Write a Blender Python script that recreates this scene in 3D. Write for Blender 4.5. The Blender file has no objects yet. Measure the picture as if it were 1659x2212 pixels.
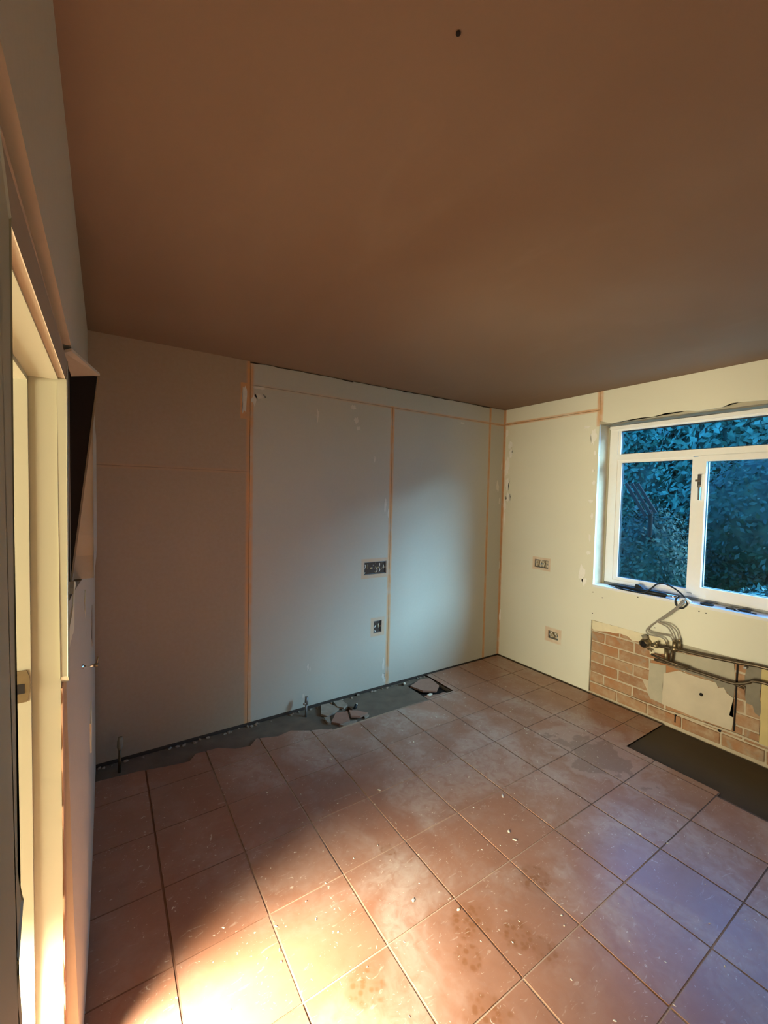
import bpy, bmesh, math, random
from mathutils import Vector, Matrix
random.seed(7)
R = math.radians
sc = bpy.context.scene
C = sc.collection

# ------------------------------------------------------------------ camera
YAW, PITCH, ROLL, FPX = 0.5861, -0.0405, 0.0216, 911.68
fw = Vector((math.sin(YAW)*math.cos(PITCH), math.cos(YAW)*math.cos(PITCH), math.sin(PITCH)))
rt = Vector((math.cos(YAW), -math.sin(YAW), 0)); up = rt.cross(fw)
rt2 = rt*math.cos(ROLL)+up*math.sin(ROLL); up2 = up*math.cos(ROLL)-rt*math.sin(ROLL)
cam = bpy.data.objects.new('camera', bpy.data.cameras.new('camera')); C.objects.link(cam)
M = Matrix((rt2, up2, -fw)).transposed().to_4x4(); M.translation = (-3.460, -2.982, 1.658)
cam.matrix_world = M
cam.data.sensor_fit = 'HORIZONTAL'; cam.data.sensor_width = 36
cam.data.lens = FPX/1659*36; cam.data.clip_start = 0.01
sc.camera = cam
sc.view_settings.view_transform = 'Standard'; sc.view_settings.look = 'None'
sc.view_settings.gamma = 1; sc.view_settings.use_curve_mapping = False
sc.view_settings.exposure = 0.22

# ------------------------------------------------------------------ world: blue sky
w = bpy.data.worlds.new('sky'); sc.world = w; w.use_nodes = True
nt = w.node_tree; bg = nt.nodes['Background']
tc = nt.nodes.new('ShaderNodeTexCoord'); sp = nt.nodes.new('ShaderNodeSeparateXYZ')
rp = nt.nodes.new('ShaderNodeValToRGB')
nt.links.new(tc.outputs['Generated'], sp.inputs[0]); nt.links.new(sp.outputs['Z'], rp.inputs[0])
rp.color_ramp.elements[0].color = (.10, .48, 1, 1); rp.color_ramp.elements[0].position = 0
rp.color_ramp.elements[1].color = (.07, .34, 1, 1); rp.color_ramp.elements[1].position = .9
nt.links.new(rp.outputs[0], bg.inputs[0]); bg.inputs[1].default_value = 6

# broad, hazy daylight from the open side of the garden
sl_ = bpy.data.lights.new('daylight', 'SUN'); sl_.energy = 10.5; sl_.angle = R(30); sl_.color = (.55, .80, 1)
so = bpy.data.objects.new('daylight', sl_); C.objects.link(so); so.location = (6, -9, 6)
so.rotation_euler = Vector((-.56*.90, .83*.90, -.43)).to_track_quat('-Z', 'Y').to_euler()

# ------------------------------------------------------------------ lamps of the next room and an added rear fill
def area(name, loc, aim, sx, sy, power, col, spread=180):
    l = bpy.data.lights.new(name, 'AREA'); l.shape = 'RECTANGLE'; l.size = sx; l.size_y = sy
    l.energy = power; l.color = col; l.spread = R(spread)
    o = bpy.data.objects.new(name, l); C.objects.link(o); o.location = loc
    d = Vector(aim)-Vector(loc); o.rotation_euler = d.to_track_quat('-Z', 'Y').to_euler()
    return o
# low flood lamp standing in the hall, shining through the doorway on to the floor
area('flood_lamp', (-3.98, -1.84, .58), (-3.50, -1.84, 0.0), .38, .22, 70, (1, .90, .70), 80)
# warm glow of the lit hall
area('hall_lamp', (-6.7, -2.55, .95), (-3.5, -2.1, .95), 2.0, 1.6, 370, (1, .91, .64), 180)
# weak warm fill added behind the camera, no real source there
area('rear_fill', (-1.6, -4.9, 1.5), (-1.6, 0, 1.2), 1.6, 1.0, 9, (1, .76, .46), 180)

# ------------------------------------------------------------------ node helpers
class G:
    def __init__(s, name, rough=.8, spec=.3):
        s.m = bpy.data.materials.new(name); s.m.use_nodes = True
        s.nt = s.m.node_tree; s.b = s.nt.nodes['Principled BSDF']
        s.b.inputs['Roughness'].default_value = rough
        s.b.inputs['Specular IOR Level'].default_value = spec
        s._p = None
    def n(s, t, **k):
        x = s.nt.nodes.new(t)
        for a, v in k.items(): setattr(x, a, v)
        return x
    def L(s, a, b): s.nt.links.new(a, b)
    def put(s, sock, v):
        if hasattr(v, 'is_linked') or hasattr(v, 'links'): s.L(v, sock)
        elif isinstance(v, (tuple, list)) and len(v) == 3 and sock.type == 'RGBA': sock.default_value = (*v, 1)
        else: sock.default_value = v
    def ma(s, op, a, b=0.0, c=None):
        x = s.n('ShaderNodeMath', operation=op); s.put(x.inputs[0], a); s.put(x.inputs[1], b)
        if c is not None: s.put(x.inputs[2], c)
        return x.outputs[0]
    def P(s):
        if s._p is None:
            g = s.n('ShaderNodeNewGeometry'); q = s.n('ShaderNodeSeparateXYZ'); s.L(g.outputs['Position'], q.inputs[0])
            s._p = (q.outputs[0], q.outputs[1], q.outputs[2], g.outputs['Position'])
        return s._p
    def noise(s, scale, detail=4, rough=.55, dist=0, stretch=None):
        x = s.n('ShaderNodeTexNoise'); x.inputs['Scale'].default_value = scale; x.inputs['Detail'].default_value = detail
        x.inputs['Roughness'].default_value = rough; x.inputs['Distortion'].default_value = dist
        v = s.P()[3]
        if stretch:
            mp = s.n('ShaderNodeMapping'); mp.inputs['Scale'].default_value = stretch; s.L(v, mp.inputs[0]); v = mp.outputs[0]
        s.L(v, x.inputs['Vector']); return x.outputs['Fac']
    def ramp(s, v, a, b, lo=0., hi=1.):
        x = s.n('ShaderNodeMapRange', interpolation_type='SMOOTHSTEP')
        s.put(x.inputs[0], v); x.inputs[1].default_value = a; x.inputs[2].default_value = b
        x.inputs[3].default_value = lo; x.inputs[4].default_value = hi; return x.outputs[0]
    def mix(s, f, a, b):
        x = s.n('ShaderNodeMix', data_type='RGBA'); s.put(x.inputs[0], f); s.put(x.inputs[6], a); s.put(x.inputs[7], b)
        return x.outputs[2]
    def col(s, v): s.put(s.b.inputs['Base Color'], v)
    def bump(s, h, strength=.3, dist=.002):
        x = s.n('ShaderNodeBump'); x.inputs['Strength'].default_value = strength; x.inputs['Distance'].default_value = dist
        s.L(h, x.inputs['Height']); s.L(x.outputs[0], s.b.inputs['Normal'])
    def line(s, u, u0, w, v=None, v0=None, v1=None):      # soft band about u=u0, optionally between v0 and v1
        d = s.ma('ABSOLUTE', s.ma('SUBTRACT', u, u0)); m = s.ramp(d, w, w*.35)
        if v is not None:
            m = s.ma('MULTIPLY', m, s.ma('MULTIPLY', s.ma('GREATER_THAN', v, v0), s.ma('LESS_THAN', v, v1)))
        return m
    def boxm(s, u, v, u0, u1, v0, v1, e):
        a = s.ma('SUBTRACT', s.ma('ABSOLUTE', s.ma('SUBTRACT', u, (u0+u1)/2)), (u1-u0)/2)
        b = s.ma('SUBTRACT', s.ma('ABSOLUTE', s.ma('SUBTRACT', v, (v0+v1)/2)), (v1-v0)/2)
        return s.ramp(s.ma('MAXIMUM', a, b), e, e*.6)

def plain(name, c, rough=.7, metal=0, var=.12, scale=30, spec=.3):
    g = G(name, rough, spec); n = g.noise(scale, 4)
    g.col(g.mix(n, tuple(x*(1-var) for x in c), tuple(min(1, x*(1+var)) for x in c)))
    g.b.inputs['Metallic'].default_value = metal
    g.bump(n, .15, .001); return g.m

ORANGE = (.66, .32, .12)
def board_mat(name, base, which):
    g = G(name, .85, .2); x, y, z, _ = g.P()
    n1 = g.noise(1.3, 3); n2 = g.noise(45, 3)
    c = g.mix(n1, tuple(v*.94 for v in base), tuple(v*1.05 for v in base))
    c = g.mix(g.ma('MULTIPLY', n2, .12), c, (.75, .72, .65))
    ms = []
    if which == 'back':
        ms += [g.line(x, -2.613, .034), g.line(x, -1.412, .028, z, 0, 2.41), g.line(x, -.222, .022), g.line(x, 0, .03),
               g.ma('MULTIPLY', g.line(z, 2.40, .018, x, -2.6, 0), g.ramp(x, -2.6, -.8, .25, .75)), g.ma('MULTIPLY', g.line(z, 1.798, .02, x, -3.6, -2.6), .25),
               g.ma('MULTIPLY', g.ma('MAXIMUM', g.boxm(x, z, -1.665, -1.445, .985, 1.095, .035), g.boxm(x, z, -1.562, -1.48, .482, .587, .035)), .6),
               g.boxm(x, z, -2.67, -2.60, 2.17, 2.40, .01)]
    elif which == 'right':
        ms += [g.line(y, 0, .02), g.line(z, 2.408, .022, y, -1.01, 0), g.line(y, -1.004, .035, z, 2.27, 2.6),
               g.ma('MULTIPLY', g.ma('MAXIMUM', g.boxm(y, z, -.567, -.416, .999, 1.074, .028), g.boxm(y, z, -.696, -.591, .357, .427, .04)), .55)]
    if ms:
        m = ms[0]
        for q in ms[1:]: m = g.ma('MAXIMUM', m, q)
        pn = g.ramp(g.noise(9, 4), .25, .6, .34, .82)
        c = g.mix(g.ma('MULTIPLY', m, pn), c, ORANGE)
    g.col(c); g.bump(n2, .12, .0008); return g.m

MT = {}
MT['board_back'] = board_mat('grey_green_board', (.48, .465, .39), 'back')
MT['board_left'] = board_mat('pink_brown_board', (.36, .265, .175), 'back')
MT['board_right'] = board_mat('cream_board', (.79, .78, .63), 'right')
MT['board_door'] = board_mat('skimmed_wall', (.50, .42, .31), 'none')
MT['reveal'] = plain('white_reveal', (.80, .82, .84), .6, var=.04)
MT['core'] = plain('dark_blockwork', (.07, .05, .04), .95)
MT['edge'] = plain('plasterboard_edge', (.55, .33, .2), .9)
MT['mortar'] = plain('lime_mortar', (.56, .47, .33), .95, var=.25, scale=14)
MT['white_pvc'] = plain('white_pvc', (.90, .89, .84), .35, var=.03, spec=.5)
MT['gasket'] = plain('black_gasket', (.02, .025, .03), .5)
MT['cream_paint'] = plain('cream_gloss_paint', (.42, .395, .28), .4, var=.04, scale=6, spec=.5)
MT['brown_paint'] = plain('beige_wall_paint', (.36, .27, .19), .6, var=.05, scale=5)
MT['filler'] = plain('white_filler', (.90, .88, .80), .9, var=.08)
MT['filler_thin'] = plain('thin_filler', (.64, .60, .52), .9, var=.12)
MT['copper'] = plain('aged_copper', (.15, .115, .075), .45, metal=.8, var=.3, scale=20)
MT['brass'] = plain('dull_brass', (.24, .19, .11), .4, metal=.8, var=.25)
MT['chrome'] = plain('chrome', (.85, .85, .82), .12, metal=1, var=.02)
MT['steel'] = plain('galvanised_steel', (.30, .30, .29), .5, metal=.6, var=.3, scale=80)
MT['hose'] = plain('grey_hose', (.30, .27, .22), .5, var=.1)
MT['black'] = plain('black_rubber', (.015, .018, .02), .45, var=.2)
MT['screed'] = plain('grey_screed', (.17, .13, .095), .9, var=.4, scale=9)
MT['wet'] = plain('dark_screed', (.095, .070, .04), .85, var=.2, scale=5)
MT['grout'] = plain('pale_grout', (.40, .27, .18), .95, var=.3, scale=25)
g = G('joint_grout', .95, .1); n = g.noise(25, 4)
g.col(g.mix(g.ramp(g.P()[0], -1.9, -1.1), g.mix(g.ramp(g.P()[0], -2.97, -2.88), (.24, .12, .075), g.mix(n, (.44, .30, .20), (.60, .46, .34))), g.mix(n, (.13, .09, .07), (.24, .18, .14)))); MT['grout'] = g.m  # lamplit joints painted pale, shaded far left dark; right-hand joints dark with dirt
MT['cement'] = plain('grey_cement_render', (.46, .42, .31), .95, var=.22, scale=9)
MT['cement_dark'] = plain('dark_cement', (.26, .23, .17), .95, var=.3, scale=12)
MT['plaster_panel'] = plain('cream_render', (.60, .52, .38), .9, var=.16, scale=7)
MT['yellow'] = plain('yellow_board', (.66, .53, .24), .8, var=.12, scale=9)
MT['cream_flake'] = plain('cream_flaking_plaster', (.78, .70, .48), .9, var=.15, scale=16)
MT['dark_hole'] = plain('dark_cavity', (.015, .012, .01), .9)
MT['fragment'] = plain('broken_tile_face', (.36, .21, .15), .8, var=.15)
MT['rubble'] = plain('grey_rubble', (.33, .27, .21), .95, var=.35, scale=20)
MT['crumb'] = plain('plaster_crumb', (.80, .74, .60), .9)

g = G('fresh_plaster_ceiling', .75, .25)       # fresh pink plaster with trowel marks
n = g.noise(.55, 3, .5, .6); n2 = g.noise(3.2, 5, .6, .4, (1, .35, 1)); x_, y_, z_, _ = g.P()
c = g.mix(g.ramp(n, .35, .65), (.235, .15, .095), (.27, .187, .13))
c = g.mix(g.ramp(n2, .55, .8, 0, .22), c, (.38, .28, .20)); g.col(c); g.bump(n2, .12, .003); MT['ceiling'] = g.m

def brick_mat(name, a, b, cdust):
    g = G(name, .95, .15); oi = g.n('ShaderNodeObjectInfo'); n = g.noise(13, 5, .65); n2 = g.noise(4, 3)
    c = g.mix(oi.outputs['Random'], a, b); c = g.mix(g.ramp(n, .40, .75, .0, .8), c, cdust)
    c = g.mix(g.ramp(n2, .45, .62, 0, .7), c, (.42, .19, .08)); c = g.mix(g.ramp(g.noise(7, 4, .6, 1.), .56, .68, 0, .6), c, (.36, .31, .23)); g.col(c); g.bump(n, .5, .004); return g.m
MT['brick'] = brick_mat('orange_brick', (.34, .18, .095), (.44, .265, .145), (.52, .40, .26))

# terracotta tiles under a film of plaster dust
g = G('terracotta_tile', .42, .55); x_, y_, z_, _ = g.P()
oi = g.n('ShaderNodeObjectInfo')
base = g.mix(oi.outputs['Random'], (.335, .150, .085), (.385, .185, .110))
nb = g.noise(2.1, 5, .6, .5); nf = g.noise(16, 5, .6, 1.2); ns = g.noise(60, 3, .5)
base = g.mix(g.ramp(g.noise(7, 4), .45, .7, 0, .35), base, (.27, .115, .065))
dust = g.mix(nf, (.46, .34, .27), (.58, .48, .40))
mask = g.ma('MULTIPLY', g.ramp(nb, .40, .68, .10, .82), g.ramp(nf, .25, .62, .45, 1))
# cleaner tiles towards the left of the room, a dustier band down its middle
mask = g.ma('MULTIPLY', mask, g.ramp(x_, -3.3, -2.3, .35, 1))
# wet stain where the puddle dried
sd = g.ma('ADD', g.ma('MULTIPLY', g.ma('ABSOLUTE', g.ma('ADD', x_, .80)), 1.0), g.ma('MULTIPLY', g.ma('ABSOLUTE', g.ma('ADD', g.ma('ADD', y_, 1.52), g.ma('MULTIPLY', g.ma('ADD', x_, .8), .0))), .9))
sdn = g.ma('ADD', sd, g.ma('MULTIPLY', g.ma('SUBTRACT', g.noise(6, 4), .5), .9))
halo = g.ramp(sdn, .46, .30)
stain = g.ramp(sdn, .24, .20)
mask = g.ma('MAXIMUM', mask, g.ma('MULTIPLY', halo, .55))
c = g.mix(mask, base, dust)
c = g.mix(g.ma('MULTIPLY', stain, .5), c, (.19, .115, .08))
foot = None                                    # boot prints: patches of small dark lugs
vor = g.n('ShaderNodeTexVoronoi'); vor.inputs['Scale'].default_value = 42; g.L(g.P()[3], vor.inputs['Vector'])
lug = g.ramp(vor.outputs['Distance'], .55, .25)
for fx, fy, r in ((-1.90, -1.89, .085), (-2.27, -1.87, .10), (-2.16, -2.00, .075), (-2.37, -1.96, .06), (-2.73, -1.835, .075), (-2.36, -1.42, .04), (-2.12, -2.09, .06), (-2.45, -2.12, .09)):
    d = g.ma('SQRT', g.ma('ADD', g.ma('POWER', g.ma('SUBTRACT', x_, fx), 2), g.ma('POWER', g.ma('SUBTRACT', y_, fy), 2)))
    d = g.ma('ADD', d, g.ma('MULTIPLY', g.ma('SUBTRACT', g.noise(22, 2), .5), .06))
    q = g.ramp(d, r, r*.6); foot = q if foot is None else g.ma('MAXIMUM', foot, q)
c = g.mix(g.ma('MULTIPLY', foot, g.ma('ADD', g.ma('MULTIPLY', lug, .5), .35)), c, (.27, .115, .05))
specks = g.ramp(g.noise(38, 2, .4, 2.5), .70, .76)
c = g.mix(g.ma('MULTIPLY', specks, .75), c, (.74, .66, .54))
scr = g.ramp(g.noise(9, 4, .5, 3.0, (1, 3.5, 1)), .64, .72)
c = g.mix(g.ma('MULTIPLY', scr, .35), c, (.66, .55, .44))
g.col(c)
g.put(g.b.inputs['Roughness'], g.ramp(mask, 0, 1, .29, .37))
g.bump(g.ma('ADD', g.ma('MULTIPLY', nf, .6), g.ma('MULTIPLY', ns, .25)), .16, .002)
MT['tile'] = g.m

# window glass: clear pane, Fresnel mirror over tinted transparency
g = G('window_glass'); nt_ = g.nt; nt_.nodes.remove(g.b); out = nt_.nodes['Material Output']
tr = g.n('ShaderNodeBsdfTransparent'); tr.inputs[0].default_value = (.80, .93, .96, 1)
gl = g.n('ShaderNodeBsdfGlossy'); gl.inputs['Roughness'].default_value = .03
lw = g.n('ShaderNodeLayerWeight'); lw.inputs[0].default_value = .5
fr = g.ma('ADD', g.ma('MULTIPLY', g.ma('POWER', lw.outputs['Facing'], 5), .8), .035)
mx = g.n('ShaderNodeMixShader'); g.L(fr, mx.inputs[0]); g.L(tr.outputs[0], mx.inputs[1]); g.L(gl.outputs[0], mx.inputs[2])
g.L(mx.outputs[0], out.inputs[0]); MT['glass'] = g.m

def leaf_mat(name, a, b):
    g = G(name, .6, .2); oi = g.n('ShaderNodeObjectInfo'); n = g.noise(5, 4); g.col(g.mix(g.ramp(n, .3, .7), a, b)); return g.m
MT['leaf_dark'] = leaf_mat('dark_leaves', (.012, .028, .020), (.028, .066, .045))
MT['leaf_mid'] = leaf_mat('bright_leaves', (.025, .075, .055), (.085, .19, .14))
MT['leaf_pale'] = leaf_mat('pale_leaves', (.30, .48, .40), (.50, .68, .55))
MT['bark'] = plain('bark', (.09, .07, .05), .9)
MT['lawn'] = plain('lawn', (.12, .30, .13), .9, var=.4, scale=8)

# ------------------------------------------------------------------ object helpers
def org(parent):
    p = Vector((0, 0, 0))
    while parent is not None: p += parent.location; parent = parent.parent
    return p
def link(name, me, mat, parent=None, **props):
    o = bpy.data.objects.new(name, me); C.objects.link(o)
    if mat and not me.materials: me.materials.append(MT[mat] if isinstance(mat, str) else mat)
    if parent is not None: o.parent = parent
    for k, v in props.items(): o[k] = v
    return o
def mesh(name, bm, mat, parent=None, bevel=0, smooth=False, loc=None, **props):
    if bevel:
        ed = [e for e in bm.edges if e.is_manifold and e.calc_face_angle(0) > .5]
        bmesh.ops.bevel(bm, geom=ed, offset=bevel, segments=1, affect='EDGES')
    bmesh.ops.recalc_face_normals(bm, faces=bm.faces)
    off = org(parent)
    if parent is None and loc is not None: off = Vector(loc)
    bmesh.ops.translate(bm, verts=bm.verts, vec=-off)
    me = bpy.data.meshes.new(name); bm.to_mesh(me); bm.free()
    if smooth:
        for p in me.polygons: p.use_smooth = True
    o = link(name, me, mat, parent, **props)
    if parent is None and loc is not None: o.location = loc
    return o
def S(**k): k['kind'] = 'structure'; return k
def thing(name, label, cat, loc, group=None):
    o = bpy.data.objects.new(name, None); C.objects.link(o); o.location = loc; o.empty_display_size = .05
    o['label'] = label; o['category'] = cat
    if group: o['group'] = group
    return o
def bx(bm, x0, x1, y0, y1, z0, z1):
    v = [bm.verts.new((x, y, z)) for x in (x0, x1) for y in (y0, y1) for z in (z0, z1)]
    for f in ((0, 1, 3, 2), (4, 6, 7, 5), (0, 4, 5, 1), (2, 3, 7, 6), (0, 2, 6, 4), (1, 5, 7, 3)): bm.faces.new([v[i] for i in f])
def box(name, x0, x1, y0, y1, z0, z1, mat, parent=None, bevel=0, **p):
    bm = bmesh.new(); bx(bm, x0, x1, y0, y1, z0, z1); return mesh(name, bm, mat, parent, bevel, **p)
def P3(plane, u, v, w):
    return {'x': (w, u, v), 'y': (u, w, v), 'z': (u, v, w)}[plane]
def plate_bm(plane, rect, holes, w0, w1):
    u0, u1, v0, v1 = rect
    us = sorted({u0, u1, *[min(max(h[i], u0), u1) for h in holes for i in (0, 1)]})
    vs = sorted({v0, v1, *[min(max(h[i], v0), v1) for h in holes for i in (2, 3)]})
    bm = bmesh.new(); V = {}
    def vt(i, j, k):
        if (i, j, k) not in V: V[i, j, k] = bm.verts.new(P3(plane, us[i], vs[j], (w0, w1)[k]))
        return V[i, j, k]
    full = {}
    for i in range(len(us)-1):
        for j in range(len(vs)-1):
            cu, cv = (us[i]+us[i+1])/2, (vs[j]+vs[j+1])/2
            full[i, j] = not any(h[0] < cu < h[1] and h[2] < cv < h[3] for h in holes)
    for (i, j), ok in full.items():
        if not ok: continue
        for k in (0, 1): bm.faces.new([vt(i, j, k), vt(i+1, j, k), vt(i+1, j+1, k), vt(i, j+1, k)])
        for (a, b), nb in ((((i, j), (i+1, j)), (i, j-1)), (((i, j+1), (i+1, j+1)), (i, j+1)), (((i, j), (i, j+1)), (i-1, j)), (((i+1, j), (i+1, j+1)), (i+1, j))):
            if not full.get(nb, False): bm.faces.new([vt(*a, 0), vt(*b, 0), vt(*b, 1), vt(*a, 1)])
    return bm
def plate(name, plane, rect, holes, w0, w1, mat, parent=None, bevel=0, **p):
    return mesh(name, plate_bm(plane, rect, holes, w0, w1), mat, parent, bevel, **p)
def poly_bm(plane, pts, w0, w1, bm=None):
    bm = bm or bmesh.new()
    a = [bm.verts.new(P3(plane, u, v, w0)) for u, v in pts]; b = [bm.verts.new(P3(plane, u, v, w1)) for u, v in pts]
    f1 = bm.faces.new(a); f2 = bm.faces.new(b[::-1]); k = len(pts)
    for i in range(k): bm.faces.new((a[i], a[(i+1) % k], b[(i+1) % k], b[i]))
    bmesh.ops.triangulate(bm, faces=[f1, f2]); return bm
def poly(name, plane, pts, w0, w1, mat, parent=None, bevel=0, **p):
    return mesh(name, poly_bm(plane, pts, w0, w1), mat, parent, bevel, **p)
def rough(pts, amp, step=.03, seed=0):            # a ragged outline
    r = random.Random(seed); out = []
    for i, (a, b) in enumerate(zip(pts, pts[1:]+pts[:1])):
        L = math.dist(a, b); k = max(1, int(L/step))
        for j in range(k):
            t = j/k; q = 1 if j else .4
            out.append((a[0]+(b[0]-a[0])*t+r.uniform(-amp, amp)*q, a[1]+(b[1]-a[1])*t+r.uniform(-amp, amp)*q))
    return out
def smooth_path(pts, k=5):
    P = [Vector(p) for p in pts]; P = [P[0]]+P+[P[-1]]; out = []
    for i in range(1, len(P)-2):
        for j in range(k):
            t = j/k; a, b, c, d = P[i-1], P[i], P[i+1], P[i+2]
            out.append(.5*((2*b)+(-a+c)*t+(2*a-5*b+4*c-d)*t*t+(-a+3*b-3*c+d)*t**3))
    out.append(P[-2]); return out
def tube_bm(pts, r, seg=8, bm=None, smooth=0, radii=None):
    bm = bm or bmesh.new()
    pts = smooth_path(pts, smooth) if smooth else [Vector(p) for p in pts]
    if radii and len(radii) != len(pts):
        radii = [radii[min(len(radii)-1, int(i*(len(radii)-1)/max(1, len(pts)-1)+.5))] for i in range(len(pts))]
    rings = []; prev = None
    for i, p in enumerate(pts):
        t = (pts[min(i+1, len(pts)-1)]-pts[max(i-1, 0)]).normalized()
        if prev is None: n_ = t.orthogonal().normalized()
        else: n_ = (prev-t*prev.dot(t)).normalized()
        prev = n_; b_ = t.cross(n_); rr = radii[i] if radii else r
        rings.append([bm.verts.new(p+(n_*math.cos(a)+b_*math.sin(a))*rr) for a in [2*math.pi*k/seg for k in range(seg)]])
    for A_, B_ in zip(rings, rings[1:]):
        for k in range(seg): bm.faces.new((A_[k], A_[(k+1) % seg], B_[(k+1) % seg], B_[k]))
    bm.faces.new(rings[0][::-1]); bm.faces.new(rings[-1]); return bm
def tube(name, pts, r, mat, parent=None, seg=8, smooth=0, radii=None, **p):
    return mesh(name, tube_bm(pts, r, seg, None, smooth, radii), mat, parent, smooth=True, **p)

# ------------------------------------------------------------------ dimensions
H = 2.56; XL = -3.556; YR = -5.2
WY0, WY1, WZ0, WZ1 = -2.93, -1.003, .935, 2.285           # window opening in the right wall
DY0, DY1, DZ = -2.40, -1.63, 1.93                         # doorway in the left wall

# ------------------------------------------------------------------ floor
floor = box('floor', -7.2, .32, YR-.1, .3, -.20, -.045, 'screed', kind='structure')
ceiling = box('ceiling', -7.2, .32, YR-.1, .3, H, H+.12, 'ceiling', kind='structure')
CX = [-3.60, -3.262, -2.926, -2.596, -2.262, -1.922, -1.585, -1.254, -.921, -.586, -.250, -.012]
RY = [-.012, -.396, -.735, -1.081, -1.423, -1.766, -2.107, -2.422, -2.76, -3.1, -3.44, -3.78, -4.12, -4.46, -4.8, -5.14]
lipline = [(-3.6, -.15), (-3.44, -.164), (-3.296, -.179), (-3.15, -.215), (-3.03, -.235), (-2.985, -.172), (-2.855, -.182), (-2.76, -.25), (-2.67, -.268), (-2.61, -.205), (-2.48, -.255), (-2.38, -.235), (-2.266, -.305), (-2.19, -.33), (-2.125, -.375)]
holes = [(-2.125, -.978, -.378, .02), (-.532, .02, -2.11, -1.585), (-.575, .02, -3.9, -2.11)]
def gr(a, b, hw): return a+hw, b-hw
hwx, hwy = .0045, .003
std = {}
k = 0
for i in range(len(CX)-1):
    for j in range(len(RY)-1):
        x0, x1 = gr(CX[i], CX[i+1], hwx); y0, y1 = gr(RY[j+1], RY[j], hwy)
        hh = [h for h in holes if h[0] < x1 and h[1] > x0 and h[2] < y1 and h[3] > y0]
        if any(h[0] <= x0 and h[1] >= x1 and h[2] <= y0 and h[3] >= y1 for h in hh): continue
        if any(max(0, min(h[1], x1)-max(h[0], x0))*max(0, min(h[3], y1)-max(h[2], y0)) > .93*(x1-x0)*(y1-y0) for h in hh): continue
        dz = random.uniform(-.0008, .0008)
        if j == 0 and x0 < -2.15:
            e = [(a, b-.004) for a, b in lipline if x0 < a < x1]
            def yl(x):
                for p, q in zip(lipline, lipline[1:]):
                    if p[0] <= x <= q[0]: return p[1]+(q[1]-p[1])*(x-p[0])/(q[0]-p[0])-.004
                return -.378
            x1b = min(x1, -2.125)
            pts = [(x0, y0), (x1b, y0), (x1b, max(y0+.004, yl(x1b)))]+[(a, b) for a, b in e[::-1] if a < x1b-.003]+[(x0, yl(x0))]
            poly('tile', 'z', pts, -.012, 0, 'tile', floor)
            if x1 > -2.1:
                pass
            continue
        if hh:
            plate('tile', 'z', (x0, x1, y0, y1), hh, -.012, 0, 'tile', floor); continue
        key = (round(x1-x0, 3), round(y1-y0, 3))
        if key not in std:
            bm = bmesh.new(); bx(bm, -key[0]/2, key[0]/2, -key[1]/2, key[1]/2, -.012, 0)
            t = mesh('tile', bm, 'tile', floor, bevel=.0016); std[key] = t
        else:
            t = std[key].copy(); C.objects.link(t)
        t.location = ((x0+x1)/2, (y0+y1)/2, dz)
        t.rotation_euler = (random.uniform(-.0018, .0018), random.uniform(-.0018, .0018), random.uniform(-.002, .002))
# bedding under the tiles, its top showing as the joints
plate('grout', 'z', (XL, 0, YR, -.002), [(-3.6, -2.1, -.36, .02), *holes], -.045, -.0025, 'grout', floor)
for a, b in zip(lipline, lipline[1:]):
    pass
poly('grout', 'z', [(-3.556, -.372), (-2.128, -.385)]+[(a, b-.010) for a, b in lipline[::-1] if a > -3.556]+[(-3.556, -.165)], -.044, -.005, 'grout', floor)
# bare screed strips
plate('screed', 'z', (XL, -.96, -.40, -.001), [(-1.25, -.985, -.375, -.06), (-1.93, -1.86, -.22, -.13)], -.0448, -.013, 'screed', floor)
box('screed', -.58, 0, -3.9, -1.58, -.0448, -.011, 'wet', floor)
box('screed', -.96, -.25, -.012, -.001, -.0448, -.013, 'wet', floor)
box('screed', -1.25, -.985, -.375, -.06, -.0452, -.038, 'dark_hole', floor)
# hall floor
box('floor_covering', -7.1, XL-.0, YR, .2, -.045, -.002, 'brown_paint', floor)

# ------------------------------------------------------------------ back wall (plane y=0)
wb = box('wall_back', -7.2, .32, .0125, .25, -.045, H, 'core', kind='structure')
def ragtop(x0, x1, z, amp, seed, step=.05, lo=0):
    r = random.Random(seed); k = max(2, int((x1-x0)/step)); out = []
    for i in range(k+1):
        out.append((x0+(x1-x0)*i/k, z-(r.random()**2.2)*amp-lo))
    return out
def pboard(plane, parent, x0, x1, z0, ztop, mat, seed, amp=.006, lo=.0):
    top = ragtop(x0, x1, ztop, amp, seed, lo=lo)
    pts = [(x0, z0), (x1, z0)]+top[::-1]
    return poly('plasterboard', plane, pts, .0, .0125, mat, parent)
gp = .0015
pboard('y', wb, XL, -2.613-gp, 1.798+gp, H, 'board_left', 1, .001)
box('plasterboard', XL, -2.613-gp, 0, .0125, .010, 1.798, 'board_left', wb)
plate('plasterboard', 'y', (-2.613+gp, -1.412-gp, .010, 2.40-gp), [(-1.665, -1.445, .988, 1.095), (-1.562, -1.48, .482, .587)], 0, .0125, 'board_back', wb)
box('plasterboard', -1.412+gp, -.222-gp, 0, .0125, .010, 2.40-gp, 'board_back', wb)
box('plasterboard', -.222+gp, -.001, 0, .0125, .010, 2.40-gp, 'board_back', wb)
pboard('y', wb, -2.613+gp, -1.80, 2.40+.0005, H-.005, 'board_back', 2, .008)
pboard('y', wb, -1.80, -.222-gp, 2.40+.0005, H-.004, 'board_back', 3, .012)
pboard('y', wb, -.222+gp, -.001, 2.40+.0005, H-.004, 'board_back', 4, .010)
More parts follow.
